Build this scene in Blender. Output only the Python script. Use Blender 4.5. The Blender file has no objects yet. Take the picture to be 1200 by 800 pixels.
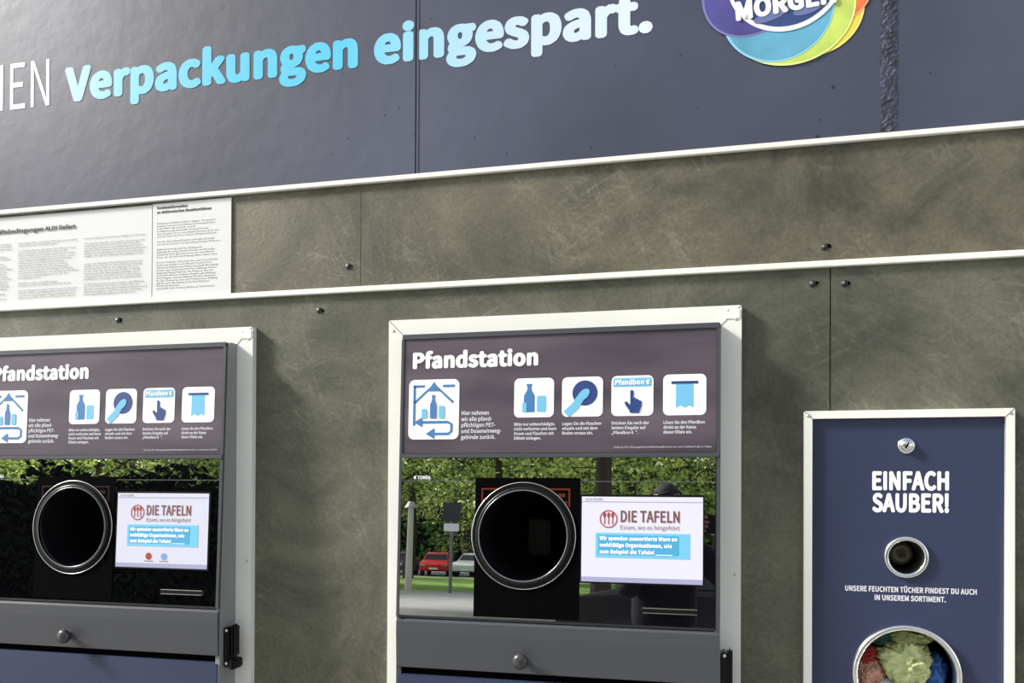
import bpy, bmesh, math, random, os
from mathutils import Vector, Matrix, noise
random.seed(7)
S=bpy.context.scene
COL=S.collection
try:
    S.view_settings.view_transform='Standard'
    S.view_settings.look='None'
except Exception: pass
# Blender's own bundled interface font (falls back to the built-in one)
FN=None
try:
    for kind in ('LOCAL','SYSTEM'):
        p=os.path.join(bpy.utils.resource_path(kind) or '','datafiles','fonts','Noto Sans CJK Regular.woff2')
        if os.path.exists(p): FN=bpy.data.fonts.load(p); break
except Exception as e: print('font',e)

# ------------------------------------------------------------ materials
def lin(c):
    c=c/255.0
    return c/12.92 if c<=0.04045 else ((c+0.055)/1.055)**2.4
def rgb(r,g,b): return (lin(r),lin(g),lin(b),1)
def newmat(name):
    m=bpy.data.materials.new(name); m.use_nodes=True
    nt=m.node_tree; b=nt.nodes['Principled BSDF']
    return m,nt,b
def mat(name,col,rough=.5,metal=0,spec=.5,emis=None,es=0,bump=0,bscale=40,var=0,vscale=3):
    m,nt,b=newmat(name)
    b.inputs['Base Color'].default_value=col
    b.inputs['Roughness'].default_value=rough
    b.inputs['Metallic'].default_value=metal
    b.inputs['Specular IOR Level'].default_value=spec
    if emis:
        b.inputs['Emission Color'].default_value=emis; b.inputs['Emission Strength'].default_value=es
    if bump or var:
        tc=nt.nodes.new('ShaderNodeTexCoord')
    if bump:
        n=nt.nodes.new('ShaderNodeTexNoise'); n.inputs['Scale'].default_value=bscale; n.inputs['Detail'].default_value=4
        nt.links.new(tc.outputs['Object'],n.inputs['Vector'])
        bp=nt.nodes.new('ShaderNodeBump'); bp.inputs['Strength'].default_value=bump; bp.inputs['Distance'].default_value=.01
        nt.links.new(n.outputs['Fac'],bp.inputs['Height']); nt.links.new(bp.outputs['Normal'],b.inputs['Normal'])
    if var:
        n=nt.nodes.new('ShaderNodeTexNoise'); n.inputs['Scale'].default_value=vscale; n.inputs['Detail'].default_value=5
        nt.links.new(tc.outputs['Object'],n.inputs['Vector'])
        r=nt.nodes.new('ShaderNodeValToRGB')
        r.color_ramp.elements[0].position=.3; r.color_ramp.elements[1].position=.7
        r.color_ramp.elements[0].color=tuple(max(0,c*(1-var)) for c in col[:3])+(1,)
        r.color_ramp.elements[1].color=tuple(min(1,c*(1+var)) for c in col[:3])+(1,)
        nt.links.new(n.outputs['Fac'],r.inputs['Fac']); nt.links.new(r.outputs['Color'],b.inputs['Base Color'])
    return m

def cladding(name,c0,c1,scratch=.5,rough=.5):
    m,nt,b=newmat(name); L=nt.links; N=nt.nodes
    tc=N.new('ShaderNodeTexCoord')
    n1=N.new('ShaderNodeTexNoise'); n1.inputs['Scale'].default_value=2.8; n1.inputs['Detail'].default_value=9; n1.inputs['Roughness'].default_value=.68; n1.inputs['Distortion'].default_value=.7
    L.new(tc.outputs['Object'],n1.inputs['Vector'])
    r=N.new('ShaderNodeValToRGB'); r.color_ramp.elements[0].position=.37; r.color_ramp.elements[1].position=.65
    r.color_ramp.elements[0].color=c0; r.color_ramp.elements[1].color=c1
    L.new(n1.outputs['Fac'],r.inputs['Fac'])
    cur=r.outputs['Color']
    nm=N.new('ShaderNodeTexNoise'); nm.inputs['Scale'].default_value=3.5; nm.inputs['Detail'].default_value=3
    L.new(tc.outputs['Object'],nm.inputs['Vector'])
    rm=N.new('ShaderNodeValToRGB'); rm.color_ramp.elements[0].position=.42; rm.color_ramp.elements[1].position=.62
    L.new(nm.outputs['Fac'],rm.inputs['Fac'])
    for ang,sc,off in ((38,46,0),(-30,60,3.3),(68,40,7.1),(12,55,5.2)):
        mp=N.new('ShaderNodeMapping'); mp.vector_type='TEXTURE'; mp.inputs['Rotation'].default_value=(0,math.radians(ang),0); mp.inputs['Scale'].default_value=(1/7,1,1/sc); mp.inputs['Location'].default_value=(off,0,off)
        L.new(tc.outputs['Object'],mp.inputs['Vector'])
        n2=N.new('ShaderNodeTexNoise'); n2.inputs['Scale'].default_value=1.3; n2.inputs['Detail'].default_value=4; n2.inputs['Distortion'].default_value=1.2
        L.new(mp.outputs['Vector'],n2.inputs['Vector'])
        r2=N.new('ShaderNodeValToRGB'); r2.color_ramp.elements[0].position=.56; r2.color_ramp.elements[1].position=.76
        r2.color_ramp.elements[0].color=(0,0,0,1); r2.color_ramp.elements[1].color=(1,1,1,1)
        L.new(n2.outputs['Fac'],r2.inputs['Fac'])
        mul=N.new('ShaderNodeMath'); mul.operation='MULTIPLY'; L.new(r2.outputs['Color'],mul.inputs[0]); L.new(rm.outputs['Color'],mul.inputs[1])
        mul2=N.new('ShaderNodeMath'); mul2.operation='MULTIPLY'; mul2.inputs[1].default_value=scratch*.13; L.new(mul.outputs[0],mul2.inputs[0])
        mx=N.new('ShaderNodeMixRGB'); mx.blend_type='ADD'
        L.new(mul2.outputs[0],mx.inputs['Fac']); L.new(cur,mx.inputs['Color1']); mx.inputs['Color2'].default_value=(.42,.40,.33,1)
        cur=mx.outputs['Color']
    n3=N.new('ShaderNodeTexNoise'); n3.inputs['Scale'].default_value=110; n3.inputs['Detail'].default_value=3
    L.new(tc.outputs['Object'],n3.inputs['Vector'])
    mg=N.new('ShaderNodeMixRGB'); mg.blend_type='OVERLAY'; mg.inputs['Fac'].default_value=.4
    L.new(cur,mg.inputs['Color1']); L.new(n3.outputs['Fac'],mg.inputs['Color2'])
    L.new(mg.outputs['Color'],b.inputs['Base Color'])
    b.inputs['Roughness'].default_value=rough
    bp=N.new('ShaderNodeBump'); bp.inputs['Strength'].default_value=.12; bp.inputs['Distance'].default_value=.004
    L.new(n3.outputs['Fac'],bp.inputs['Height']); L.new(bp.outputs['Normal'],b.inputs['Normal'])
    return m

M={}
M['clad']=cladding('grey_brown_cladding',rgb(62,63,54),rgb(101,100,86),.9)
M['band']=cladding('grey_brown_band_cladding',rgb(60,58,48),rgb(105,101,84),scratch=1.1)
M['alu']=mat('white_painted_aluminium',rgb(228,228,223),.4,var=.06)
M['joint']=mat('dark_joint',rgb(40,40,42),.7)
M['jointl']=mat('pale_joint',rgb(150,148,138),.7)
M['navy']=mat('navy_sheet_metal',rgb(44,51,80),.42,var=.10,bump=.04,bscale=120)
M['body']=mat('anthracite_powder_coat',rgb(64,66,72),.4,bump=.05,bscale=200)
M['bodylit']=mat('anthracite_lit_side',rgb(128,130,132),.45,bump=.05,bscale=200)  # body coat made lighter for the right side, bounce light put into the colour
M['black']=mat('black_plastic',rgb(16,16,18),.3,spec=.3)
M['void']=mat('interior_black',rgb(5,5,7),.9,spec=.02)
M['chrome']=mat('chrome',(.75,.76,.78,1),.18,metal=1)
M['steel']=mat('brushed_steel',(.6,.6,.58,1),.32,metal=1,var=.1,vscale=30)
M['white']=mat('white_print',rgb(240,240,243),.5)
M['offwhite']=mat('pale_print',rgb(215,215,225),.5)
M['paper']=mat('paper',rgb(205,206,208),.6,var=.02)
M['ink']=mat('ink',rgb(95,95,100),.7)
M['inkb']=mat('ink_bold',rgb(50,50,55),.7)
M['cyan']=mat('cyan_print',rgb(105,178,216),.5)
M['blue']=mat('dark_blue_print',rgb(30,58,118),.5)
M['steelblue']=mat('blue_print',rgb(58,112,168),.5)

def sign_mat():
    m,nt,b=newmat('purple_grey_sign_foil'); L=nt.links; N=nt.nodes
    tc=N.new('ShaderNodeTexCoord'); mp=N.new('ShaderNodeMapping'); mp.inputs['Scale'].default_value=(1,1,5)
    L.new(tc.outputs['Object'],mp.inputs['Vector'])
    n=N.new('ShaderNodeTexNoise'); n.inputs['Scale'].default_value=2.2; n.inputs['Detail'].default_value=3
    L.new(mp.outputs['Vector'],n.inputs['Vector'])
    r=N.new('ShaderNodeValToRGB'); r.color_ramp.elements[0].position=.3; r.color_ramp.elements[1].position=.72
    r.color_ramp.elements[0].color=rgb(54,46,60); r.color_ramp.elements[1].color=rgb(94,83,95)
    L.new(n.outputs['Fac'],r.inputs['Fac']); L.new(r.outputs['Color'],b.inputs['Base Color'])
    b.inputs['Roughness'].default_value=.38
    return m
M['sign']=sign_mat()

def banner_mat():
    m,nt,b=newmat('banner_slate_blue'); L=nt.links; N=nt.nodes
    tc=N.new('ShaderNodeTexCoord')
    n=N.new('ShaderNodeTexNoise'); n.inputs['Scale'].default_value=.9; n.inputs['Detail'].default_value=5
    L.new(tc.outputs['Object'],n.inputs['Vector'])
    r=N.new('ShaderNodeValToRGB'); r.color_ramp.elements[0].position=.34; r.color_ramp.elements[1].position=.68
    r.color_ramp.elements[0].color=rgb(46,48,64); r.color_ramp.elements[1].color=rgb(72,77,99)
    L.new(n.outputs['Fac'],r.inputs['Fac'])
    cur=r.outputs['Color']; masks=[]
    for sc,th in ((9,.04),(17,.05)):
        v=N.new('ShaderNodeTexVoronoi'); v.inputs['Scale'].default_value=sc; v.inputs['Randomness'].default_value=1
        L.new(tc.outputs['Object'],v.inputs['Vector'])
        v2=N.new('ShaderNodeMath'); v2.operation='LESS_THAN'; v2.inputs[1].default_value=th
        L.new(v.outputs['Distance'],v2.inputs[0]); masks.append(v2.outputs[0])
        mx=N.new('ShaderNodeMixRGB'); L.new(v2.outputs[0],mx.inputs['Fac']); L.new(cur,mx.inputs['Color1']); mx.inputs['Color2'].default_value=rgb(30,32,44)
        cur=mx.outputs['Color']
    L.new(cur,b.inputs['Base Color'])
    n3=N.new('ShaderNodeTexNoise'); n3.inputs['Scale'].default_value=14; n3.inputs['Detail'].default_value=4
    L.new(tc.outputs['Object'],n3.inputs['Vector'])
    ad=N.new('ShaderNodeMath'); ad.operation='ADD'; L.new(n3.outputs['Fac'],ad.inputs[0]); L.new(masks[0],ad.inputs[1])
    bp=N.new('ShaderNodeBump'); bp.inputs['Strength'].default_value=.25; bp.inputs['Distance'].default_value=.004
    L.new(ad.outputs[0],bp.inputs['Height']); L.new(bp.outputs['Normal'],b.inputs['Normal'])
    b.inputs['Roughness'].default_value=.42
    return m
M['banner']=banner_mat()

def grad_mat(name,stops,x0,x1):
    m,nt,b=newmat(name); L=nt.links; N=nt.nodes
    tc=N.new('ShaderNodeTexCoord'); sx=N.new('ShaderNodeSeparateXYZ'); L.new(tc.outputs['Object'],sx.inputs[0])
    mr=N.new('ShaderNodeMapRange'); mr.inputs['From Min'].default_value=x0; mr.inputs['From Max'].default_value=x1
    L.new(sx.outputs['X'],mr.inputs['Value'])
    r=N.new('ShaderNodeValToRGB'); e=r.color_ramp.elements
    e[0].position=stops[0][0]; e[0].color=stops[0][1]; e[1].position=stops[-1][0]; e[1].color=stops[-1][1]
    for p,c in stops[1:-1]:
        q=e.new(p); q.color=c
    L.new(mr.outputs[0],r.inputs['Fac']); L.new(r.outputs['Color'],b.inputs['Base Color'])
    b.inputs['Roughness'].default_value=.5
    return m
M['bantext']=grad_mat('banner_lettering',[(0,rgb(165,198,236)),(.12,rgb(112,190,228)),(.3,rgb(60,178,216)),(.52,rgb(62,182,224)),(.62,rgb(132,198,236)),(.8,rgb(190,210,238)),(1,rgb(210,222,242))],-1.78,-.15)

def glass_mat():
    m=bpy.data.materials.new('dark_tinted_glass'); m.use_nodes=True; nt=m.node_tree; N=nt.nodes; L=nt.links
    b=N['Principled BSDF']; b.inputs['Base Color'].default_value=(.004,.004,.006,1); b.inputs['Roughness'].default_value=.02
    g=N.new('ShaderNodeBsdfGlossy'); g.inputs['Roughness'].default_value=.004; g.inputs['Color'].default_value=(.95,.97,1,1)
    mx=N.new('ShaderNodeMixShader'); mx.inputs['Fac'].default_value=.62
    L.new(b.outputs[0],mx.inputs[1]); L.new(g.outputs[0],mx.inputs[2]); L.new(mx.outputs[0],N['Material Output'].inputs['Surface'])
    return m
M['glass']=glass_mat()

# ------------------------------------------------------------ helpers
def link(o,parent=None):
    COL.objects.link(o)
    if parent: o.parent=parent
    return o
def empty(name,loc=(0,0,0)):
    e=bpy.data.objects.new(name,None); e.location=loc; e.empty_display_size=.1
    COL.objects.link(e); return e
def mesh_obj(name,verts,faces,mt,parent=None,smooth=False):
    me=bpy.data.meshes.new(name); me.from_pydata([tuple(v) for v in verts],[],faces); me.update()
    o=bpy.data.objects.new(name,me)
    if mt: me.materials.append(mt)
    if smooth:
        for p in me.polygons: p.use_smooth=True
    return link(o,parent)
def bm_obj(name,bm,mt,parent=None,smooth=False):
    me=bpy.data.meshes.new(name); bm.to_mesh(me); bm.free()
    if mt: me.materials.append(mt)
    if smooth:
        for p in me.polygons: p.use_smooth=True
    return link(bpy.data.objects.new(name,me),parent)
def box(name,x0,x1,y0,y1,z0,z1,mt,parent=None,bev=0):
    bm=bmesh.new(); bmesh.ops.create_cube(bm,size=1)
    for v in bm.verts:
        v.co=Vector(((x0+x1)/2+v.co.x*(x1-x0),(y0+y1)/2+v.co.y*(y1-y0),(z0+z1)/2+v.co.z*(z1-z0)))
    if bev: bmesh.ops.bevel(bm,geom=bm.edges[:],offset=bev,segments=2,affect='EDGES')
    return bm_obj(name,bm,mt,parent)
def flatwarp(off):
    return lambda x,d,z:(x,-(off+d),z)
P_TOP,SL,ZT=.060,.043,1.862
def frontwarp(x,d,z): return (x,-(P_TOP+(ZT-z)*SL+d),z)
def _conv(cu):
    o=bpy.data.objects.new('tmp',cu); COL.objects.link(o)
    dg=bpy.context.evaluated_depsgraph_get()
    me=bpy.data.meshes.new_from_object(o.evaluated_get(dg))
    bpy.data.objects.remove(o); bpy.data.curves.remove(cu)
    return me
def shape(name,loops,d0,d1,mt,parent,w):
    cu=bpy.data.curves.new('tmp','CURVE'); cu.dimensions='2D'; cu.fill_mode='BOTH'; cu.extrude=(d1-d0)/2
    for lp in loops:
        s=cu.splines.new('POLY'); s.points.add(len(lp)-1)
        for i,(x,z) in enumerate(lp): s.points[i].co=(x,z,0,1)
        s.use_cyclic_u=True
    me=_conv(cu)
    dm=(d0+d1)/2
    for v in me.vertices:
        v.co=Vector(w(v.co.x,v.co.z+dm,v.co.y))
    me.materials.clear(); me.materials.append(mt); me.name=name; me.update()
    return link(bpy.data.objects.new(name,me),parent)
def rect(x0,x1,z0,z1): return [(x0,z0),(x1,z0),(x1,z1),(x0,z1)]
def rrect(x0,x1,z0,z1,r,n=6):
    out=[]
    for cx,cz,a0 in ((x1-r,z0+r,-90),(x1-r,z1-r,0),(x0+r,z1-r,90),(x0+r,z0+r,180)):
        for i in range(n+1):
            a=math.radians(a0+90*i/n); out.append((cx+r*math.cos(a),cz+r*math.sin(a)))
    return out
def circ(cx,cz,r,n=64,rz=None,rot=0):
    rz=rz or r; o=[]
    for i in range(n):
        a=2*math.pi*i/n; x,z=r*math.cos(a),rz*math.sin(a)
        o.append((cx+x*math.cos(rot)-z*math.sin(rot),cz+x*math.sin(rot)+z*math.cos(rot)))
    return o
def _textmesh(body,res,ls,align='LEFT',font=None,sc=1.0):
    cu=bpy.data.curves.new('t','FONT'); cu.body=body; cu.size=1; cu.resolution_u=res
    f=font if font is not None else FN
    if f and f!='default': cu.font=f
    cu.space_line=ls; cu.align_x=align; cu.space_character=sc
    return _conv(cu)
def _cap(f):
    h=_textmesh('H',2,1,font=f); return max(v.co.y for v in h.vertices)
CAP=_cap(None); CAPD=_cap('default')
def text(name,body,x,z,cap,mt,parent,w,d,width=None,bold=0,res=3,ls=1.0,sx=1.0,align='LEFT',rot=0,font=None):
    """printed lettering; 'bold' thickens the strokes by stacking shifted glyph outlines (em units)"""
    me=_textmesh(body,res,ls,align,font,1.0+bold*1.3)
    k=cap/(CAPD if font=='default' else CAP)
    base=[v.co.copy() for v in me.vertices]; faces=[tuple(p.vertices) for p in me.polygons]
    bpy.data.meshes.remove(me)
    xs=[c.x for c in base]; x0,x1=min(xs),max(xs)
    kx=k*sx
    if width: kx=width/(x1-x0+2*bold)
    if bold>0:
        n=10 if bold>.015 else 6
        sh=[(bold*math.cos(2*math.pi*i/n),bold*.8*math.sin(2*math.pi*i/n)) for i in range(n)]+[(0,0)]
    else: sh=[(0,0)]
    vs=[];fs=[]
    for q,(ox,oy) in enumerate(sh):
        o=len(vs)
        for c in base:
            px,py=c.x+ox,c.y+oy
            if align=='LEFT': a=(px-x0+bold)*kx
            elif align=='CENTER': a=(px-(x0+x1)/2)*kx
            else: a=(px-x1-bold)*kx
            b=py*k
            if rot: a,b=a*math.cos(rot)-b*math.sin(rot),a*math.sin(rot)+b*math.cos(rot)
            vs.append(w(x+a,d+q*1.5e-5,z+b))
        fs+=[tuple(i+o for i in f) for f in faces]
    return mesh_obj(name,vs,fs,mt,parent)
def lathe(name,cx,cz,y0,prof,mt,parent,n=64,smooth=True):
    vs=[];fs=[]
    for r,d in prof:
        for i in range(n):
            a=2*math.pi*i/n; vs.append((cx+r*math.cos(a),y0-d,cz+r*math.sin(a)))
    m=len(prof)
    for j in range(m-1):
        for i in range(n):
            k=(i+1)%n; fs.append((j*n+i,j*n+k,(j+1)*n+k,(j+1)*n+i))
    return mesh_obj(name,vs,fs,mt,parent,smooth)
def torus(name,cx,cz,R,r,mt,parent,w,d,n=72,m=10):
    vs=[];fs=[]
    for i in range(n):
        a=2*math.pi*i/n
        for j in range(m):
            b=2*math.pi*j/m; rr=R+r*math.cos(b)
            vs.append(w(cx+rr*math.cos(a),d+r*math.sin(b),cz+rr*math.sin(a)))
    for i in range(n):
        for j in range(m):
            fs.append((i*m+j,((i+1)%n)*m+j,((i+1)%n)*m+(j+1)%m,i*m+(j+1)%m))
    return mesh_obj(name,vs,fs,mt,parent,True)
def thick_line(pts,wd):
    L=[];R=[]
    for i,p in enumerate(pts):
        a=Vector(pts[max(0,i-1)]); b=Vector(pts[min(len(pts)-1,i+1)]); t=(b-a).normalized(); n=Vector((-t.y,t.x))*wd/2
        L.append((p[0]+n.x,p[1]+n.y)); R.append((p[0]-n.x,p[1]-n.y))
    return L+R[::-1]

# ------------------------------------------------------------ facade wall
wall=empty('wall_front')
OFF1,OFF0=-1.222,0.0
XL,XR=-4.2,3.2
def notch(x0,x1,z0,z1,nt):
    o=[(x0,z0)]
    for a,b,zt in nt: o+=[(a,z0),(a,zt),(b,zt),(b,z0)]
    o+=[(x1,z0),(x1,z1),(x0,z1)]
    return o
shape('lower_cladding_left',[notch(XL,.2307,.0,1.984,[(-.79+OFF1,.03+OFF1,1.89),(-.79,.03,1.89)]),],0,.02,M['clad'],wall,flatwarp(-.02))
shape('lower_cladding_right',[rect(.2333,XR,.0,1.984),rect(.245,.57,.85,1.63)],0,.02,M['clad'],wall,flatwarp(-.02))
shape('band_cladding_left',[rect(XL,-.8893,1.998,2.257)],0,.02,M['band'],wall,flatwarp(-.02))
shape('band_cladding_right',[rect(-.8867,XR,1.998,2.257)],0,.02,M['band'],wall,flatwarp(-.02))
box('substructure',XL,XR,.40,.45,0,3.7,M['joint'],wall)
box('joint_backing_band',-.8892,-.8868,.0015,.0195,1.999,2.256,M['jointl'],wall)
box('joint_backing_lower',.215,.2445,.0205,.03,0,1.99,M['joint'],wall)
def trim(name,z0,z1):
    box(name,XL,XR,-.010,.019,z0,z1,M['alu'],None,bev=.0015)
trim('trim_1',2.257,2.2695); trim('trim_2',1.984,1.998)
screws=empty('wall_screws'); screws.parent=wall
for i,(x,z) in enumerate([(-.922,2.052),(-1.002,1.944),(.229-.01,2.030),(.194,1.950),(.261,1.947),(-1.6,1.944),(1.0,1.948),(1.0,2.03)]):
    lathe('screw_washer_%d'%i,x,z,0,[(.0080,0),(.0080,.0010),(.0055,.0014),(.005,.0030),(0,.0038)],M['joint'],screws,n=20)
    shape('chip_%d'%i,[[(x+.008+random.uniform(0,.002)+.007*math.cos(a)*random.uniform(.5,1),z+.003*random.uniform(-1,1)+.004*math.sin(a)) for a in [k*.9 for k in range(7)]]],0,.0004,M['void'],screws,flatwarp(.0002))
    lathe('screw_glint_%d'%i,x-.002,z+.001,-.0040,[(.0018,0),(0,.0006)],M['chrome'],screws,n=10)

# ------------------------------------------------------------ banner
ban=empty('advertising_banner')
shape('panel_left',[rect(XL,-.7425,2.270,3.7)],0,.02,M['banner'],ban,flatwarp(-.014))
shape('panel_mid',[rect(-.7395,.337,2.270,3.7)],0,.02,M['banner'],ban,flatwarp(-.014))
shape('panel_right',[rect(.364,XR,2.270,3.7)],0,.02,M['banner'],ban,flatwarp(-.014))
box('seam_strip',-.76,-.72,.0065,.012,2.271,3.69,M['joint'],ban)
shape('seam_cover',[rect(-.7375,-.733,2.271,3.69)],0,.0008,mat('seam_cover',rgb(66,68,86),.4),ban,flatwarp(.0062))
m_seal=mat('sealant',rgb(50,53,70),.5,bump=.6,bscale=90,var=.5,vscale=45)
vs=[];fs=[];rows=260
for j in range(rows+1):
    z=2.271+(3.69-2.271)*j/rows
    for i in range(6):
        u=i/5; x=.333+.035*u+random.uniform(-.0022,.0022)*(1 if i in(0,5) else .5)
        y=-.0064-(.0014*math.sin(math.pi*u)*random.uniform(.1,1.5) if 0<i<5 else 0.0)
        vs.append((x,y,z))
for j in range(rows):
    for i in range(5):
        a=j*6+i; fs.append((a,a+1,a+7,a+6))
mesh_obj('sealant_joint',vs,fs,m_seal,ban)
bw=flatwarp(.006)
text('lettering_verpackungen','Verpackungen',-1.772,2.558,.085,M['bantext'],ban,bw,.0006,width=.876,bold=.024,res=6)
text('lettering_eingespart','eingespart.',-.853,2.558,.085,M['bantext'],ban,bw,.0006,width=.694,bold=.024,res=6)
text('lettering_thin','MILLIONEN',-1.823,2.551,.130,M['offwhite'],ban,bw,.0006,width=.60,res=4,align='RIGHT')
lc=(.135,2.655)
layers=[('petal_red',rgb(200,70,60),.02,.07,.16,.14,.1),
        ('petal_yellow',rgb(226,200,72),.044,-.080,.128,.115,-.72),('petal_orange',rgb(226,112,56),.082,-.050,.108,.098,.5),
        ('petal_lime',rgb(186,206,96),.006,-.088,.142,.128,-.1),('petal_sky',rgb(92,160,190),-.018,-.084,.122,.122,.2),('petal_indigo',rgb(72,66,134),-.058,-.014,.140,.112,.85)]
k=0
for n,c,dx,dz,a,b,r in layers:
    d=.0006+.0006*k
    shape(n+'_edge',[circ(lc[0]+dx,lc[1]+dz,a,96,b,r)],d,d+.0002,mat(n+'_edge',tuple(min(1,q*1.3+.10) for q in c[:3])+(1,),.45),ban,bw)
    shape(n,[circ(lc[0]+dx,lc[1]+dz,a-.005,96,b-.005,r)],d+.0003,d+.0005,mat(n,c,.45,var=.18,vscale=14),ban,bw); k+=1
shape('globe_white_ring',[circ(lc[0],lc[1]-.012,.128,96)],.0045,.0048,M['white'],ban,bw)
m_globe=mat('globe_blue',rgb(46,66,120),.4,var=.35,vscale=9)
shape('globe',[circ(lc[0]-.001,lc[1]-.008,.121,96)],.0050,.0053,m_globe,ban,bw)
for (dx,dz,a,b,r) in [(-.03,-.10,.04,.012,.3),(.045,-.098,.03,.010,.2),(-.06,-.03,.025,.03,.2)]:
    shape('globe_continent',[circ(lc[0]+dx,lc[1]+dz,a,24,b,r)],.0056,.0058,mat('continent',rgb(96,108,160),.5),ban,bw)
text('logo_word_morgen','MORGEN',lc[0]+.000,2.560,.038,M['white'],ban,bw,.0064,width=.215,bold=.026,align='CENTER',rot=.07,res=4)
text('logo_word_fuer','HEUTE FÜR',lc[0]-.002,2.613,.038,M['white'],ban,bw,.0064,width=.215,bold=.026,align='CENTER',rot=.07,res=4)

# ------------------------------------------------------------ notice sheets
notice=empty('notice_sheet')
shape('sheet_left',[rect(-2.35,-1.494,1.9985,2.249)],0,.0015,M['paper'],notice,flatwarp(.001))
shape('sheet_right',[rect(-1.491,-1.254,1.9985,2.251)],0,.0015,M['paper'],notice,flatwarp(.0022))
nw=flatwarp(.0040)
words='die der und Lieferung Ware Kunden Vertrag bei Preis gilt nach Zahlung wird des Bestellung Datum innerhalb Annahme im Rahmen sowie Haftung nicht für Verbraucher Frist Rechte Mangel durch Angabe zu den Widerruf'.split()
def para(width_chars,lines):
    out=[]
    for i in range(lines):
        if random.random()<.08: out.append(''); continue
        s=''
        while len(s)<width_chars-5: s+=random.choice(words)+' '
        if random.random()<.12: s=s[:random.randint(10,width_chars-8)]
        out.append(s[:width_chars])
    return '\n'.join(out)
def column(name,x,z,w_,lines,pitch):
    text(name,para(46,lines),x,z,.0044,M['ink'],notice,nw,0,width=w_,res=1,ls=pitch/(.0044/CAPD),font='default')
column('text_column_0',-2.10,2.170,.155,23,.0070)
column('text_column_1',-1.925,2.170,.200,23,.0070)
column('text_column_2',-1.708,2.170,.200,23,.0070)
column('text_column_3',-1.478,2.195,.190,26,.0070)
text('heading_left','Allgemeine Geschäftsbedingungen ALDI liefert',-1.735,2.203,.0105,M['inkb'],notice,nw,0,bold=.022,align='RIGHT',width=.42)
text('heading_right','Kundeninformation\nzu elektronischen Bezahlverfahren',-1.478,2.236,.0072,M['inkb'],notice,nw,0,bold=.016,ls=.0120/(.0072/CAP),width=.165)

# ------------------------------------------------------------ bottle return machines
def hand_shape(cx,cz,s):
    pts=[(-.10,.5),(-.02,.58),(.06,.5),(.06,.12),(.12,.18),(.2,.12),(.22,.06),(.3,.1),(.36,.0),(.44,.02),(.48,-.08),(.46,-.3),(.38,-.5),(.36,-.62),(-.12,-.62),(-.14,-.5),(-.34,-.22),(-.4,-.06),(-.3,-.02),(-.1,-.2)]
    return [(cx+x*s,cz+z*s) for x,z in pts]
def bottle_shape(cx,zb,w,h):
    pr=[(.5,0),(.5,.55),(.42,.64),(.2,.78),(.2,.93),(.26,.94),(.26,1.0)]
    return [(cx+a*w,zb+b*h) for a,b in pr]+[(cx-a*w,zb+b*h) for a,b in pr[::-1]]

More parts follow.
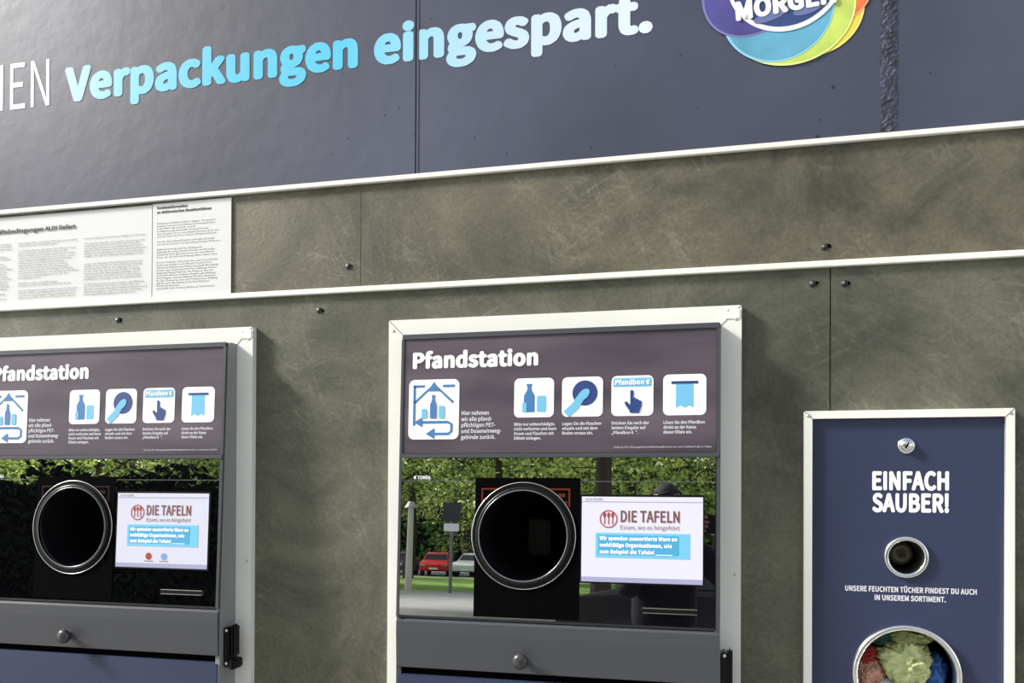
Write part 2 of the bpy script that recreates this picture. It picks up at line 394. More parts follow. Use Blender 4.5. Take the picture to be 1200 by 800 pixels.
def machine(x_off,name):
    E=empty(name,(x_off,0,0))
    W=frontwarp; second=name.endswith('.001')
    o=-.804; i0=-.756; r0=-.006; r1=.042; t1=1.906; t0=1.858
    shape('surround',[[(o,.0),(i0,.0),(i0,t0),(r0,t0),(r0,.0),(r1,.0),(r1,t1),(o,t1)]],0,.018,M['alu'],E,flatwarp(.0005))
    for a,b in (((r0,t0),(r1,t1)),((i0,t0),(o,t1))):
        shape('mitre_seam',[thick_line([a,b],.0012)],0,.0003,M['joint'],E,flatwarp(.0187))
    shape('corner_cap',[rrect(r0+.012,r1-.004,t1-.03,t1-.008,.003)],0,.0012,M['alu'],E,flatwarp(.0187))
    for sx,sz in ((.030,1.875),(.012,1.895),(-.792,1.88),(.030,1.3)):
        lathe('surround_screw',sx,sz,-.0187,[(.0035,0),(.0028,.0012),(0,.0016)],M['steel'],E,n=16)
    bl,br=-.752,-.003
    def side(x0,x1,nm,mt=M['body']):
        prof=[(.30,.02),(.30,1.862),(-.045,1.862),(-.058,1.858)]
        z=1.856
        prof+=[(-(P_TOP+(ZT-z)*SL)+.001,z),(-(P_TOP+(ZT-1.185)*SL)+.001,1.185),(-.090,1.0),(-.090,.02)]
        vs=[(x0,y,z) for y,z in prof]+[(x1,y,z) for y,z in prof]; n=len(prof)
        fs=[tuple(range(n))[::-1],tuple(range(n,2*n))]+[(k,(k+1)%n,(k+1)%n+n,k+n) for k in range(n)]
        return mesh_obj(nm,vs,fs,mt,E)
    side(bl,bl+.012,'side_left'); side(br-.012,br,'side_right',M['bodylit'])
    box('top_cover',bl+.012,br-.012,-.056,.30,1.852,1.862,M['body'],E)
    HX,HZ=-.444,1.383
    shape('front_plate',[rrect(bl+.001,br-.001,1.184,1.860,.004),circ(HX,HZ,.108,72)],-.015,0,M['body'],E,W)
    shape('glass_front',[rect(-.744,-.014,1.190,1.562),circ(HX,HZ,.108,72)],.0002,.004,M['glass'],E,W)
    shape('header_sign',[rect(-.744,-.012,1.574,1.848)],.0002,.004,M['sign'],E,W)
    shape('header_rail',[rect(-.748,-.006,1.563,1.573)],.0002,.009,M['body'],E,W)
    shape('header_top_rail',[rect(-.748,-.006,1.8485,1.860)],.0002,.007,M['body'],E,W)
    shape('side_rail_r',[rect(-.0115,-.004,1.186,1.848)],.0002,.007,M['body'],E,W)
    shape('side_rail_l',[rect(-.751,-.7445,1.186,1.848)],.0002,.006,M['body'],E,W)
    d=.0044
    text('title','Pfandstation',-.722,1.779,.0345,M['white'],E,W,d,width=.308,bold=.024,res=4)
    def pad(x0,x1,z0,z1,r=.012): shape('pictogram_pad',[rrect(x0,x1,z0,z1,r)],.0041,.0046,M['white'],E,W)
    def px(nm,lp,c,l=0): shape(nm,lp,.0048+l*.0004,.0050+l*.0004,M[c],E,W)
    pad(-.730,-.604,1.607,1.750,.014)
    px('loop_line',[rect(-.719,-.7125,1.640,1.737)],'steelblue')
    px('top_line',[rect(-.719,-.690,1.731,1.737),],'steelblue')
    px('top_line',[rect(-.645,-.615,1.731,1.737),],'steelblue')
    px('house_line',[thick_line([(-.716,1.694),(-.667,1.738),(-.618,1.694)],.006)],'steelblue')
    px('arrow_head',[[(-.667,1.745),(-.652,1.722),(-.682,1.722)]],'steelblue',1)
    px('loop_arrow',[thick_line([(-.697,1.648),(-.632,1.648),(-.622,1.643),(-.622,1.626),(-.630,1.620),(-.664,1.620)],.006)],'steelblue',1)
    px('arrow_head',[[(-.664,1.634),(-.664,1.608),(-.686,1.620)]],'steelblue',1)
    px('arrow_head',[[(-.695,1.660),(-.695,1.636),(-.716,1.648)]],'steelblue',1)
    px('bottle',[bottle_shape(-.668,1.657,.016,.056)],'steelblue',2)
    px('can',[rrect(-.654,-.640,1.657,1.687,.003)],'cyan',2)
    px('can',[rrect(-.697,-.684,1.657,1.680,.003)],'cyan',2)
    text('intro_text','Hier nehmen\nwir alle pfand-\npflichtigen PET-\nund Doseneinweg-\ngebinde zurück.',-.598,1.664,.0090,M['offwhite'],E,W,d,ls=.0142/(.0090/CAP),bold=.010,width=.098)
    L4=[-.470,-.357,-.2435,-.128]; w4=.094
    for x in L4: pad(x,x+w4,1.656,1.747)
    caps=['Bitte nur unbeschädigte,\nnicht verformte und leere\nDosen und Flaschen mit\nEtikett einlegen.','Legen Sie die Flaschen\neinzeln und mit dem\nBoden voraus ein.','Drücken Sie nach der\nletzten Eingabe auf\n„Pfandbon €“.','Lösen Sie den Pfandbon\ndirekt an der Kasse\ndieser Filiale ein.']
    wid=[.100,.090,.084,.090]
    for x,c,wd in zip(L4,caps,wid):
        text('caption',c,x+.001,1.637,.0066,M['offwhite'],E,W,d,ls=.0108/(.0066/CAP),bold=.012,width=wd,res=2)
    text('footnote','Zulässig: DPG-Einwegpfand und Mehrwegflaschen aus dem Sortiment dieser Filiale',-.022,1.584,.0038,M['offwhite'],E,W,d,align='RIGHT',width=.215,res=1)
    x=L4[0]; px('bottle',[bottle_shape(x+.036,1.668,.026,.066)],'steelblue'); px('can',[rrect(x+.054,x+.076,1.668,1.706,.004)],'cyan'); px('bottle_side',[rect(x+.020,x+.030,1.668,1.69)],'cyan',1)
    x=L4[1]; px('opening_disc',[circ(x+.053,1.710,.029,40)],'blue')
    px('arm',[thick_line([(x+.010,1.662),(x+.030,1.680),(x+.044,1.700)],.018)],'cyan',1); px('hand',[circ(x+.050,1.706,.017,24,.010,.8)],'cyan',2)
    x=L4[2]; px('button',[rrect(x+.004,x+w4-.004,1.722,1.742,.003)],'cyan'); text('button_text','Pfandbon €',x+.008,1.727,.0105,M['white'],E,W,.0056,width=.078,bold=.02,res=2)
    px('pointing_hand',[hand_shape(x+.047,1.690,.044)],'blue',2)
    x=L4[3]; px('slot_bar',[rect(x+.018,x+.076,1.726,1.732)],'blue',1)
    px('voucher',[[(x+.028,1.728),(x+.066,1.728),(x+.066,1.672),(x+.0565,1.678),(x+.047,1.672),(x+.0375,1.678),(x+.028,1.672)]],'cyan')
    bx1=-.312 if not second else -.318
    shape('opening_backplate',[rect(-.560,bx1,1.194,1.516),circ(HX,HZ,.107,72)],.0042,.0056,M['void'],E,W)
    m_or=mat('orange_sticker',rgb(95,36,20) if not second else rgb(34,18,14),.7,spec=.1)
    shape('sticker_top',[rect(-.545,-.335,1.488,1.492)],.0058,.0060,m_or,E,W)
    shape('sticker_corner',[rect(-.545,-.541,1.44,1.488)],.0058,.0060,m_or,E,W)
    shape('sticker_corner',[rect(-.339,-.335,1.45,1.488)],.0058,.0060,m_or,E,W)
    for sx,sz in ((-.36,1.455),(-.365,1.472)):
        shape('sticker_text',[rect(sx,sx+.018,sz,sz+.008)],.0058,.0060,m_or,E,W)
    shape('opening_disc',[circ(HX,HZ,.121,80),circ(HX,HZ,.107,80)],.006,.0075,M['black'],E,W)
    torus('outer_ring',HX,HZ,.1225,.0011,M['steel'],E,W,.008)
    torus('opening_rim',HX,HZ,.1085,.0045,M['black'],E,W,.009)
    torus('inner_ring',HX,HZ,.1045,.0016,mat('rim_grey',rgb(120,125,132),.25,metal=.6),E,W,.012)
    lathe('tunnel',HX,HZ,-.078,[(.1060,0),(.100,-.05),(.094,-.15),(.088,-.26),(0,-.27)],mat('tunnel_black',rgb(20,20,24),.3,spec=.4),E)
    box('tunnel_sensor_box',HX-.030,HX+.026,.10,.16,HZ-.06,HZ+.03,mat('tunnel_grey',rgb(15,15,18),.4,spec=.2),E,bev=.004)
    shape('reflection_line',[rect(-.744,-.014,1.5077,1.5088)],.0042,.0044,M['ink'],E,W)  # grey strip painted on for a line reflected in the glass
    text('maker_mark','TOMRA',-.705,1.5125,.0075,M['offwhite'],E,W,.0046,width=.034,bold=.016); shape('maker_icon',[rect(-.713,-.708,1.5125,1.520)],.0046,.0048,M['offwhite'],E,W)
    sx0,sx1,sz0,sz1=-.308,-.040,1.283,1.474
    shape('screen_bezel',[rrect(sx0-.004,sx1+.003,sz0-.004,sz1+.005,.003)],.0042,.0052,M['black'],E,W)
    es=.33 if not second else .22
    ms=mat('screen_white',rgb(184,184,200),.3,emis=rgb(222,222,240),es=es)
    msd=mat('screen_grey',rgb(140,140,170),.3,emis=rgb(165,165,205),es=.3)
    shape('screen',[rect(sx0,sx1,sz0,sz1)],.0054,.0060,ms,E,W)
    shape('screen_lower_band',[rect(sx0,sx1,sz0,sz0+.011)],.0062,.0064,msd,E,W)
    shape('screen_line',[rect(sx0,sx1,sz1-.012,sz1-.0105)],.0062,.0064,msd,E,W)
    mb=mat('screen_brown',rgb(110,68,62),.4,emis=rgb(120,74,66),es=.2)
    mr=mat('screen_red',rgb(150,55,50),.4,emis=rgb(150,60,55),es=.2)
    mc=mat('screen_cyan',rgb(100,172,205),.4,emis=rgb(110,190,222),es=.25)
    text('screen_heading','DIE TAFELN',-.220,1.418,.0245,mb,E,W,.0066,width=.130,bold=.012)
    text('screen_sub','Essen, wo es hingehört',-.220,1.401,.0095,mb,E,W,.0066,width=.130)
    shape('screen_icon',[circ(-.247,1.424,.020,40),circ(-.247,1.424,.0175,40)],.0064,.0066,mr,E,W)
    for ix in (-.256,-.247,-.238):
        shape('screen_icon_cutlery',[rect(ix-.0012,ix+.0012,1.412,1.430)],.0064,.0066,mr,E,W)
        shape('screen_icon_cutlery_head',[circ(ix,1.433,.0034,16,.006)],.0064,.0066,mr,E,W)
    shape('screen_box',[rect(-.276,-.068,1.338,1.393)],.0064,.0066,mc,E,W)
    shape('screen_box_bold',[rect(-.270,-.092,1.345,1.388)],.0067,.0069,mat('screen_cyan_dark',rgb(66,148,190),.4,emis=rgb(75,165,205),es=.2),E,W)
    text('screen_body','Wir spenden aussortierte Ware an\nwohltätige Organisationen, wie\nzum Beispiel die Tafeln! ______',-.267,1.377,.0080,mat('screen_text_white',rgb(225,225,235),.4,emis=rgb(230,230,240),es=.4),E,W,.0073,ls=.0150/(.0080/CAP),bold=.018,width=.172)
    if second:
        for ax,cm in ((-.210,mr),(-.165,mat('screen_blue',rgb(110,140,190),.4,emis=rgb(110,140,190),es=.3))):
            shape('screen_badge',[circ(ax,1.312,.009,24)],.0064,.0066,cm,E,W)
            shape('screen_badge_caption',[rect(ax-.013,ax+.013,1.299,1.3005)],.0064,.0066,mb,E,W)
    text('screen_tiny','ALDI NORD',-.300,1.4655,.0050,mb,E,W,.0066,width=.040)
    shape('voucher_slot',[rrect(-.172,-.050,1.219,1.229,.003)],.0042,.0075,M['black'],E,W)
    shape('voucher_slot_lip',[rect(-.170,-.052,1.2275,1.2292)],.0076,.0080,M['steel'],E,W)
    shape('voucher_slot_lip',[rect(-.170,-.052,1.217,1.2185)],.0076,.0080,M['steel'],E,W)
    def prism(nm,prof,x0,x1,mt):
        n=len(prof); vs=[(x0,y,z) for y,z in prof]+[(x1,y,z) for y,z in prof]
        fs=[tuple(range(n))[::-1],tuple(range(n,2*n))]+[(k,(k+1)%n,(k+1)%n+n,k+n) for k in range(n)]
        return mesh_obj(nm,vs,fs,mt,E)
    prism('lower_fascia',[(-.02,1.066),(-.02,1.182),(-.088,1.182),(-.096,1.176),(-.097,1.150),(-.094,1.068),(-.090,1.066)],-.750,-.005,M['body'])
    prism('lower_gap',[(-.02,1.052),(-.02,1.0655),(-.082,1.0655),(-.082,1.052)],-.739,-.016,M['void'])
    box('lower_door',-.750,-.005,-.093,.0,.06,1.050,M['navy'],E,bev=.004)
    box('plinth',-.738,-.017,-.06,.25,.0,.058,M['black'],E)
    kx,kz=-.442,1.100
    lathe('knob',kx,kz,-.094,[(.011,0),(.009,.003),(.007,.010),(.009,.014),(.0165,.017),(.0185,.023),(.017,.030),(.010,.034),(0,.035)],mat('knob_black',rgb(52,52,55),.25),E,n=40)
    L=M['black']
    box('latch_base',-.0025,.012,-.075,-.030,1.035,1.135,L,E,bev=.003)
    box('latch_handle',.012,.024,-.068,-.038,1.060,1.142,L,E,bev=.005)
    box('latch_foot',.0125,.028,-.078,-.030,1.030,1.056,L,E,bev=.004)
    lathe('latch_screw',.006,1.128,-.0752,[(.004,0),(.003,.002),(0,.002)],M['chrome'],E,n=14)
    lathe('latch_screw',.006,1.045,-.0752,[(.004,0),(.003,.002),(0,.002)],M['chrome'],E,n=14)
    return E
machine(0,'bottle_return_machine')
machine(OFF1,'bottle_return_machine.001')

# ------------------------------------------------------------ wipes dispenser with bin
D=empty('wipes_dispenser')
dw=flatwarp(0)
zb=.82
shape('frame',[rrect(.176,.594,zb-.018,1.665,.002),rect(.193,.577,zb,1.648)],.0005,.020,M['alu'],D,dw)
cxh=.386
shape('front_panel',[rect(.1935,.5765,zb+.001,1.647),circ(cxh,1.348,.036,48),circ(cxh,1.093,.098,72)],.0005,.010,M['navy'],D,dw)
for x,z in ((.185,1.655),(.585,1.655)):
    lathe('frame_screw',x,z,-.0202,[(.004,0),(.003,.0012),(0,.0015)],M['steel'],D,n=14)
for a,b in (((.193,1.648),(.176,1.665)),((.577,1.648),(.594,1.665))):
    shape('frame_seam',[thick_line([a,b],.001)],.0201,.0204,M['joint'],D,dw)
lathe('lock_rosette',.386,1.588,-.010,[(.018,0),(.018,.002),(.013,.0045),(.0115,.0045),(.0115,.009),(.010,.011),(0,.011)],M['chrome'],D,n=40)
shape('lock_keyhole',[thick_line([(.383,1.582),(.389,1.594)],.003)],.0212,.0216,M['void'],D,dw)
text('word_einfach','EINFACH',.394,1.494,.0365,M['white'],D,dw,.0104,width=.153,bold=.022,align='CENTER',res=4)
text('word_sauber','SAUBER!',.394,1.4465,.0365,M['white'],D,dw,.0104,width=.153,bold=.022,align='CENTER',res=4)
text('hint','UNSERE FEUCHTEN TÜCHER FINDEST DU AUCH\nIN UNSEREM SORTIMENT.',.3935,1.272,.0108,M['offwhite'],D,dw,.0104,width=.262,bold=.018,align='CENTER',ls=.0182/(.0108/CAP))
torus('outlet_ring',cxh,1.348,.040,.0055,M['chrome'],D,dw,.0125)
lathe('outlet_tube',cxh,1.348,-.0095,[(.036,0),(.034,-.06),(.030,-.10),(0,-.11)],mat('outlet_dark',rgb(50,50,46),.5),D)
lathe('outlet_nozzle',cxh,1.352,.03,[(.026,-.05),(.026,-.02),(.018,-.012),(.014,-.010),(.010,-.02),(0,-.03)],mat('nozzle_grey',rgb(120,116,98),.5),D,n=32)
lathe('bin_ring',cxh,1.093,-.0105,[(.097,-.02),(.097,.004),(.099,.009),(.104,.012),(.109,.009),(.111,0)],M['chrome'],D,n=80)
lathe('bin_tube',cxh,1.093,-.009,[(.0975,0),(.1,-.05),(.12,-.12),(.12,-.24),(0,-.25)],M['void'],D)
def crumple(nm,c,r,sq,col,seed):
    bm=bmesh.new(); bmesh.ops.create_icosphere(bm,subdivisions=6,radius=1)
    for v in bm.verts:
        p=v.co.copy(); q=p*1.3+Vector((seed*3.1,seed,0))
        a=noise.noise(q); q2=q+Vector((a,-a,a*.5))*1.2
        f1=abs(noise.noise(q2*1.7)); f2=abs(noise.noise(q2*3.6+Vector((a,0,a))*2))
        rr=1+.30*a+.42*(.35-f1)*1.4+.26*(.3-f2)
        v.co=Vector((c[0]+p.x*rr*r*sq[0],c[1]+p.y*rr*r*sq[1],c[2]+p.z*rr*r*sq[2]))
    return bm_obj(nm,bm,mat(nm+'_mat',col,.75,bump=.2,bscale=60,var=.12,vscale=25),D,True)
crumple('cloth_yellow',(cxh+.012,.045,1.112),.042,(1.15,.8,1.05),rgb(190,198,142),1)
crumple('cloth_yellow_b',(cxh+.022,.05,1.165),.022,(1.6,.8,.7),rgb(180,190,132),7)
crumple('cloth_blue',(cxh+.070,.055,1.085),.030,(.7,.8,1.4),rgb(40,86,156),2)
crumple('cloth_red',(cxh-.070,.055,1.120),.024,(1,.8,.9),rgb(160,44,44),3)
crumple('cloth_pink',(cxh-.070,.05,1.078),.030,(1.0,.8,1.1),rgb(200,150,130),4)
crumple('cloth_green',(cxh-.035,.07,1.170),.030,(1.1,.8,.8),rgb(60,96,84),5)
crumple('cloth_white',(cxh+.0,.05,1.040),.040,(1.3,.8,.8),rgb(190,198,200),6)
crumple('cloth_dark',(cxh+.05,.09,1.05),.05,(1.0,.8,.9),rgb(50,40,80),8)

# ------------------------------------------------------------ surroundings (seen in reflections)
box('pavement',-60,40,-17,-.0,-.25,0,mat('paving',rgb(140,138,132),.8,var=.15,vscale=6,bump=.3))
box('road',-90,60,-28,-17.001,-.25,0,mat('asphalt_light',rgb(160,160,158),.85,var=.1,vscale=1))
box('lawn',-90,60,-46.5,-28.001,-.25,0,mat('grass',rgb(125,160,70),.9,var=.35,vscale=1.5,bump=.6,bscale=30))
box('ground',-90,60,-90,-46.501,-.25,0,mat('parking_asphalt',rgb(140,140,140),.85,var=.1))

def leafmat(nm,c0,c1):
    m,nt,b=newmat(nm); L=nt.links; N=nt.nodes
    tc=N.new('ShaderNodeTexCoord'); n=N.new('ShaderNodeTexNoise'); n.inputs['Scale'].default_value=2.5; n.inputs['Detail'].default_value=5
    L.new(tc.outputs['Object'],n.inputs['Vector'])
    r=N.new('ShaderNodeValToRGB'); r.color_ramp.elements[0].position=.40; r.color_ramp.elements[1].position=.60
    r.color_ramp.elements[0].color=c0; r.color_ramp.elements[1].color=c1
    L.new(n.outputs['Fac'],r.inputs['Fac']); L.new(r.outputs['Color'],b.inputs['Base Color'])
    b.inputs['Roughness'].default_value=.4
    t=N.new('ShaderNodeBsdfTranslucent'); L.new(r.outputs['Color'],t.inputs['Color'])
    mx=N.new('ShaderNodeMixShader'); mx.inputs['Fac'].default_value=.45
    L.new(b.outputs[0],mx.inputs[1]); L.new(t.outputs[0],mx.inputs[2]); L.new(mx.outputs[0],N['Material Output'].inputs['Surface'])
    return m
m_leaf=leafmat('foliage',rgb(50,84,28),rgb(220,234,136)); m_bark=mat('bark',rgb(60,50,38),.9,bump=.8,bscale=12)
def limb(vs,fs,a,b,ra,rb,n=7):
    a=Vector(a);b=Vector(b);t=(b-a).normalized(); u=t.orthogonal().normalized(); w=t.cross(u); k=len(vs)
    for c,r in ((a,ra),(b,rb)):
        for i in range(n):
            an=2*math.pi*i/n; v=c+u*r*math.cos(an)+w*r*math.sin(an); vs.append((v.x,v.y,max(0,v.z)))
    for i in range(n): fs.append((k+i,k+(i+1)%n,k+n+(i+1)%n,k+n+i))
def tree_meshes(seed,H=10,n_leaf=8000,i0=0,spread=.5):
    R=random.Random(seed); vs=[];fs=[]; tips=[]
    p=Vector((0,0,0)); r=.24
    for i in range(5):
        q=p+Vector((R.uniform(-.2,.2),R.uniform(-.2,.2),H*.17)); limb(vs,fs,p,q,r,r*.82); r*=.82; p=q
        if i>=i0:
            for j in range(4):
                an=R.uniform(0,6.28); ln=R.uniform(1.8,3.2)*(1-.08*i)
                e=p+Vector((math.cos(an)*ln,math.sin(an)*ln,R.uniform(.2,1.6)))
                limb(vs,fs,p,e,r*.5,r*.2); tips.append(e)
                for k in range(4):
                    e2=e+Vector((R.uniform(-1.2,1.2),R.uniform(-1.2,1.2),R.uniform(-.9,.9))); limb(vs,fs,e,e2,r*.2,.02); tips.append(e2)
    nb=len(fs)
    for i in range(n_leaf):
        c=R.choice(tips); g=lambda s:R.gauss(0,s)
        c=c+Vector((g(spread),g(spread),g(spread*.7)))
        s=R.uniform(.07,.16); u=Vector((g(1),g(1),g(.6))).normalized(); w=u.orthogonal().normalized(); ph=R.uniform(0,6.28)
        w=(w*math.cos(ph)+u.cross(w)*math.sin(ph)).normalized()
        k=len(vs); vs+= [tuple(c-u*s),tuple(c+w*s*.5),tuple(c+u*s),tuple(c-w*s*.5)]; fs.append((k,k+1,k+2,k+3))
    me=bpy.data.meshes.new('tree'); me.from_pydata(vs,[],fs); me.materials.append(m_bark); me.materials.append(m_leaf)
    me.polygons.foreach_set('material_index',[0]*nb+[1]*(len(fs)-nb)); me.update()
    return me
tm=[tree_meshes(1,11,7000,1,.42),tree_meshes(2,10,7000,0,.42),tree_meshes(5,12,7000,1,.42)]
tnear=tree_meshes(9,11,7000,1,.34)
spots=[(-13.5,-31,1),(-7,-33.5,1.05),(-3.5,-33,1.1),(1.5,-31,1),(-19,-33,1.1),(-24,-31,1.1),(-30,-34,1.2),(6,-32,1.1),
       (-11,-41,1.2),(-16.5,-42,1.3),(-6,-42,1.2),(-23,-43,1.3),(-36,-40,1.3),(0,-43,1.3),(-44,-45,1.4),(-30,-58,1.7),(-19,-62,1.7),(-10,-60,1.7),(-2,-62,1.7),(8,-58,1.6),(-42,-62,1.8),(-54,-58,1.8),
       (-15,-55,1.1),(-25,-54,1.1),(-6,-54,1.1)]
for i,(x,y,s) in enumerate(spots):
    o=bpy.data.objects.new('tree' if i==0 else 'tree.%03d'%i,tm[i%3]); o.location=(x,y,0); o.rotation_euler=(0,0,i*1.7); o.scale=(s,s,s); COL.objects.link(o)
for i,(x,y,s,r) in enumerate([(-7.6,-15.2,.95,.4),(-2.4,-15.6,1.0,2.2),(-12.8,-19.3,1.1,1.0)]):
    o=bpy.data.objects.new('tree.%03d'%(len(spots)+i),tnear); o.location=(x,y,0); o.rotation_euler=(0,0,r); o.scale=(s,s,s); COL.objects.link(o)
def leaf_mass(name,x0,x1,y0,y1,zt,n,s,mt,core):
    R=random.Random(3); vs=[];fs=[]
    for i in range(n):
        x=R.uniform(x0,x1); y=R.uniform(y0,y1); z=max(s*1.2,R.uniform(0,zt)*(1+.09*math.sin(x*2/s*.13)+.06*math.sin(x*5.3/s*.13)))
        u=Vector((R.gauss(0,1),R.gauss(0,1),R.gauss(0,1))).normalized(); w=u.orthogonal().normalized(); c=Vector((x,y,z)); k=len(vs)
        vs+=[tuple(c-u*s),tuple(c+w*s*.6),tuple(c+u*s),tuple(c-w*s*.6)]; fs.append((k,k+1,k+2,k+3))
    o=mesh_obj(name,vs,fs,mt)
    box('gap_blocker',x0+s,x1-s,y0+.2*(y1-y0),y1-.3*(y1-y0),0,zt*.88,core,o)  # dark box added inside the leaves to block gaps of sky
    return o
mcore=mat('hedge_gap_blocker',rgb(8,10,6),1,spec=0)
leaf_mass('added_dark_hedge',-22,-9.6,-15.6,-14.1,2.85,15000,.13,mat('hedge_dark_green',rgb(24,34,17),.9,spec=.05),mcore)  # added dark mass, keeps the reflection in the left machine's glass dark
leaf_mass('tree_line',-85,45,-84,-80,11.5,22000,.5,mat('woodland_green',rgb(86,120,46),.8,var=.6,vscale=.6),mat('woodland_gap_blocker',rgb(20,28,12),1,spec=0))

def car(name,loc,rot,col):
    E=empty(name,loc); E.rotation_euler=(0,0,rot)
    paint=mat(name+'_paint',col,.25,spec=.5); gl=mat('car_glass',rgb(20,24,28),.08); ty=mat('tyre',rgb(22,22,22),.8)
    prof=[(-2.1,.35),(-2.12,.75),(-1.95,.92),(-1.6,.98),(-1.15,1.38),(-.6,1.47),(.35,1.46),(.75,1.36),(1.2,.98),(1.85,.86),(2.1,.70),(2.12,.38),(1.75,.30),(-1.75,.30)]
    n=len(prof); secs=[(-.86,.93),(-.80,1.0),(.80,1.0),(.86,.93)]; vs=[]
    for yy,k in secs:
        for x,z in prof:
            top=max(0,(z-.95)/.5); vs.append((x*(.99 if k<1 else 1),yy*(1-.2*top),z*(k if z>.9 else 1)))
    fs=[tuple(range(n)),tuple(range(3*n,4*n))[::-1]]
    for j in range(3):
        for i in range(n): fs.append((j*n+i,(j+1)*n+i,(j+1)*n+(i+1)%n,j*n+(i+1)%n))
    mesh_obj('bodywork',vs,fs,paint,E)
    mesh_obj('windscreen',[(1.18,-.72,1.0),(1.18,.72,1.0),(.80,.62,1.34),(.80,-.62,1.34)],[(0,1,2,3)],gl,E)
    mesh_obj('rear_window',[(-1.60,-.70,1.02),(-1.60,.70,1.02),(-1.19,.62,1.37),(-1.19,-.62,1.37)],[(0,3,2,1)],gl,E)
    for s in (-1,1):
        mesh_obj('side_glass',[(-1.35,s*.845,1.0),(1.05,s*.845,.99),(.7,s*.735,1.33),(-1.1,s*.735,1.34)],[(0,1,2,3)],gl,E)
        for x in (-1.3,1.3):
            bm=bmesh.new(); bmesh.ops.create_cone(bm,cap_ends=True,segments=24,radius1=.32,radius2=.32,depth=.2)
            bmesh.ops.rotate(bm,verts=bm.verts,matrix=Matrix.Rotation(math.pi/2,3,'X')); bmesh.ops.translate(bm,verts=bm.verts,vec=(x,s*.80,.32))
            bm_obj('wheel',bm,ty,E)
        box('headlight',2.06,2.13,s*.65-.16,s*.65+.16,.62,.74,M['chrome'],E,bev=.02)
        box('tail_light',-2.14,-2.05,s*.66-.12,s*.66+.12,.72,.86,mat('tail_red',rgb(170,20,20),.3),E,bev=.02)
    box('number_plate',2.11,2.14,-.26,.26,.42,.53,M['white'],E)
car('car',(-17.3,-49.5,0),math.radians(80),rgb(210,25,30))
car('car.001',(-14.9,-49.8,0),math.radians(95),rgb(225,228,232))
car('car.002',(-20.0,-49.6,0),math.radians(85),rgb(60,66,80))
car('car.003',(-12.3,-49.6,0),math.radians(90),rgb(120,125,130))
car('added_dark_car',(.1,-9.5,0),math.radians(180),rgb(14,14,18))  # black car added to darken the glass reflection below the screen
sg=empty('street_sign',(-9.2,-26.8,0))
bm=bmesh.new(); bmesh.ops.create_cone(bm,cap_ends=True,segments=16,radius1=.06,radius2=.06,depth=3.2); bmesh.ops.translate(bm,verts=bm.verts,vec=(0,0,1.6)); bm_obj('pole',bm,mat('galvanised',rgb(110,112,115),.4,metal=.6),sg)
box('sign_plate',-.32,.32,.06,.09,2.5,3.15,mat('sign_dark',rgb(50,52,56),.5),sg,bev=.03)
box('sign_plate_small',-.28,.28,.06,.09,2.15,2.42,M['white'],sg,bev=.02)
lp=empty('bollard_light',(-10.9,-27.2,0))
bm=bmesh.new(); bmesh.ops.create_cone(bm,cap_ends=True,segments=20,radius1=.13,radius2=.10,depth=3.0); bmesh.ops.translate(bm,verts=bm.verts,vec=(0,0,1.5)); bm_obj('column',bm,mat('column_cream',rgb(200,196,180),.6),lp)
bm=bmesh.new(); bmesh.ops.create_cone(bm,cap_ends=True,segments=20,radius1=.24,radius2=.10,depth=.22); bmesh.ops.translate(bm,verts=bm.verts,vec=(0,0,3.1)); bm_obj('cap',bm,M['steel'],lp)

# ------------------------------------------------------------ photographer (reflected in the glass)
P=empty('photographer',(0,0,0))
m_jkt=mat('dark_jacket',rgb(16,17,24),.85,bump=.2,spec=.2); m_tr=mat('trousers',rgb(20,21,28),.85); m_skin=mat('skin',rgb(150,108,88),.55); m_hair=mat('hair',rgb(24,18,14),.8,bump=.6,bscale=90); m_shoe=mat('shoe',rgb(25,25,25),.5)
def skin(name,pts,edges,radii,mt,sub=2,root=0):
    me=bpy.data.meshes.new(name); me.from_pydata([Vector(p) for p in pts],edges,[]); me.update()
    o=bpy.data.objects.new(name,me); link(o,P)
    o.modifiers.new('skin','SKIN'); sd=o.modifiers.new('sub','SUBSURF'); sd.levels=sub; sd.render_levels=sub
    for i,r in enumerate(radii):
        me.skin_vertices[0].data[i].radius=r if isinstance(r,tuple) else (r,r)
    me.skin_vertices[0].data[root].use_root=True
    o.modifiers['skin'].use_smooth_shade=True
    me.materials.append(mt)
    return o
cx,cy=-.27,-2.40
DZ=-.055
pts=[(cx,cy,.94),(cx,cy,1.10),(cx,cy,1.27),(cx,cy,1.385),(cx,cy+.01,1.455),
     (cx-.18,cy,1.37),(cx-.17,cy+.14,1.17),(cx-.07,cy+.27,1.34),(cx+.13,cy+.305,1.43),
     (cx+.18,cy,1.37),(cx+.36,cy+.06,1.17),(cx+.375,cy+.18,1.32),(cx+.375,cy+.28,1.42)]
ed=[(0,1),(1,2),(2,3),(3,4),(3,5),(5,6),(6,7),(7,8),(3,9),(9,10),(10,11),(11,12)]
rd=[(.18,.12),(.17,.115),(.18,.12),(.14,.095),(.065,.065),(.078,.078),(.058,.058),(.046,.046),(.035,.035),(.078,.078),(.058,.058),(.046,.046),(.035,.035)]
skin('jacket',pts,ed,rd,m_jkt)
lg=[(cx,cy,.93),(cx-.10,cy,.84),(cx-.11,cy+.02,.47),(cx-.12,cy-.01,.09),(cx+.10,cy,.84),(cx+.11,cy+.03,.47),(cx+.13,cy,.09)]
skin('trousers',lg,[(0,1),(1,2),(2,3),(0,4),(4,5),(5,6)],[(.16,.12),.095,.068,.052,.095,.068,.052],m_tr)
for s,xx,yy in ((-1,cx-.12,cy-.01),(1,cx+.13,cy)):
    skin('shoe',[(xx,yy-.05,.05),(xx,yy+.06,.045),(xx,yy+.17,.037)],[(0,1),(1,2)],[.045,.045,.034],m_shoe)
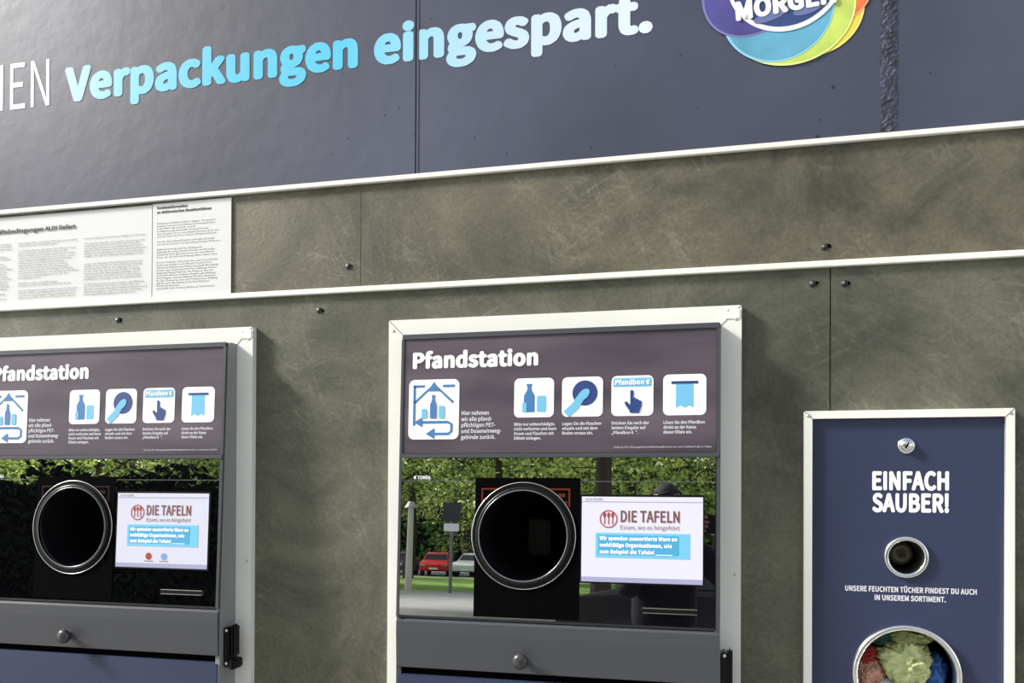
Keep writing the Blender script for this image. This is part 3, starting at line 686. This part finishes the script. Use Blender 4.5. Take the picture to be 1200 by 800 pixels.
skin('neck',[(cx,cy+.01,1.42),(cx,cy+.02,1.51)],[(0,1)],[.055,.052],m_skin)
hc=Vector((cx+.01,cy+.03,1.640+DZ))
bm=bmesh.new(); bmesh.ops.create_uvsphere(bm,u_segments=40,v_segments=28,radius=1)
for v in bm.verts:
    x,y,z=v.co; k=1-.22*max(0,-z)**1.5
    yy=y*.098+(.010*max(0,1-abs(z+.1)*2)*max(0,1-abs(x)*2.2) if y>0 else -.006*max(0,z))
    if y>.4: yy-=.010*math.exp(-((abs(x)-.36)**2)/.02-((z-.08)**2)/.012); yy+=.006*math.exp(-(x*x)/.06-((z+.48)**2)/.006); yy+=.010*math.exp(-(x*x)/.08-((z+.8)**2)/.02)
    v.co=hc+Vector((x*.078*k,yy,z*.115))
bm_obj('head',bm,m_skin,P,True)
skin('nose',[hc+Vector((0,.092,.02)),hc+Vector((0,.108,-.018)),hc+Vector((0,.100,-.030))],[(0,1),(1,2)],[.007,.013,.010],m_skin)
for s in (-1,1):
    for nm,dx,dy,dz,r,mt_ in (('eye',.029,.080,.008,.012,M['white']),('iris',.029,.0895,.008,.0052,M['black'])):
        bm=bmesh.new(); bmesh.ops.create_uvsphere(bm,u_segments=14,v_segments=10,radius=r); bmesh.ops.translate(bm,verts=bm.verts,vec=hc+Vector((s*dx,dy,dz))); bm_obj(nm,bm,mt_,P,True)
    bm=bmesh.new(); bmesh.ops.create_uvsphere(bm,u_segments=14,v_segments=10,radius=1)
    for v in bm.verts: v.co=hc+Vector((s*(.078+v.co.x*.008),-.004+v.co.y*.018,-.004+v.co.z*.030))
    bm_obj('ear',bm,m_skin,P,True)
    skin('eyebrow',[hc+Vector((s*.014,.097,.030)),hc+Vector((s*.032,.093,.034)),hc+Vector((s*.046,.082,.028))],[(0,1),(1,2)],[.003,.004,.002],m_hair,1)
skin('lips',[hc+Vector((-.022,.090,-.055)),hc+Vector((0,.100,-.056)),hc+Vector((.022,.090,-.055))],[(0,1),(1,2)],[.003,.006,.003],mat('lips',rgb(140,80,72),.5),1)
bm=bmesh.new(); bmesh.ops.create_uvsphere(bm,u_segments=48,v_segments=32,radius=1)
dl=[v for v in bm.verts if (v.co.z<.42+.25*(v.co.x**2) and v.co.y>.15) or v.co.z<-.35]
bmesh.ops.delete(bm,geom=dl,context='VERTS')
for v in bm.verts: 
    x,y,z=v.co; q=1+.05*noise.noise(v.co*5); v.co=hc+Vector((x*.086*q,y*.107*q-.004,z*.122*q+.003))
h=bm_obj('hair_cap',bm,m_hair,P,True); so=h.modifiers.new('s','SOLIDIFY'); so.thickness=.008
box('smartphone',-.085,.085,-2.052,-2.043,1.455,1.535,M['black'],P,bev=.003)
def hand(side,wr,anchor):
    s=side
    px_=anchor[0]; pz=anchor[2]
    palm=[wr,Vector((px_+s*.050,-2.085,pz-.020)),Vector((px_+s*.030,-2.066,pz+.010))]
    skin('palm',palm,[(0,1),(1,2)],[(.024,.022),(.034,.018),(.036,.014)],m_skin)
    for i,ln in enumerate((.040,.046,.043,.034)):
        z=pz+.034-.0195*i
        a=Vector((px_+s*.026,-2.066,z)); b=Vector((px_+s*.016,-2.0345,z+.002)); c=Vector((px_+s*.016-s*ln*.45,-2.0335,z+.003)); d=Vector((px_+s*.014-s*ln,-2.0335,z+.002))
        skin('finger_%d'%(i+1),[a,b,c,d],[(0,1),(1,2),(2,3)],[.0095,.0085,.008,.0065],m_skin)
    skin('thumb',[Vector((px_+s*.044,-2.085,pz-.014)),Vector((px_+s*.018,-2.078,pz+.004)),Vector((px_-s*.014,-2.066,pz+.010))],[(0,1),(1,2)],[.013,.0105,.008],m_skin)
hand(-1,Vector((cx+.125,cy+.305,1.435)),(-.085,0,1.490))
hand(1,Vector((cx+.375,cy+.285,1.425)),(.085,0,1.490))

# ------------------------------------------------------------ light
w=bpy.data.worlds.new('sky'); S.world=w; w.use_nodes=True; nt=w.node_tree
sky=nt.nodes.new('ShaderNodeTexSky'); sky.sky_type='NISHITA'; sky.sun_disc=False; sky.sun_elevation=math.radians(40); sky.sun_rotation=math.radians(250)
hs=nt.nodes.new('ShaderNodeHueSaturation'); hs.inputs['Saturation'].default_value=.35
bg=nt.nodes['Background']; bg.inputs['Strength'].default_value=.26
nt.links.new(sky.outputs[0],hs.inputs['Color']); nt.links.new(hs.outputs[0],bg.inputs['Color'])
sd=bpy.data.lights.new('sun','SUN'); sd.energy=8.2; sd.angle=math.radians(9); sd.color=(1,.95,.86)
so=bpy.data.objects.new('sun',sd); COL.objects.link(so); so.location=(-5,-5,8)
so.rotation_euler=Vector((.80,.24,-.58)).to_track_quat('-Z','Y').to_euler()

# ------------------------------------------------------------ camera
cd=bpy.data.cameras.new('camera'); cam=bpy.data.objects.new('camera',cd); COL.objects.link(cam)
cd.sensor_fit='HORIZONTAL'; cd.sensor_width=36; cd.lens=30.0; cd.shift_y=(561.96-400)/1200; cd.clip_start=.01; cd.clip_end=500
Rm=Matrix.Rotation(.2412,4,'Z')@Matrix.Rotation(math.pi/2+.0058,4,'X')@Matrix.Rotation(.0045,4,'Z')
cam.matrix_world=Matrix.Translation((0,-2.0,1.5))@Rm
S.camera=cam
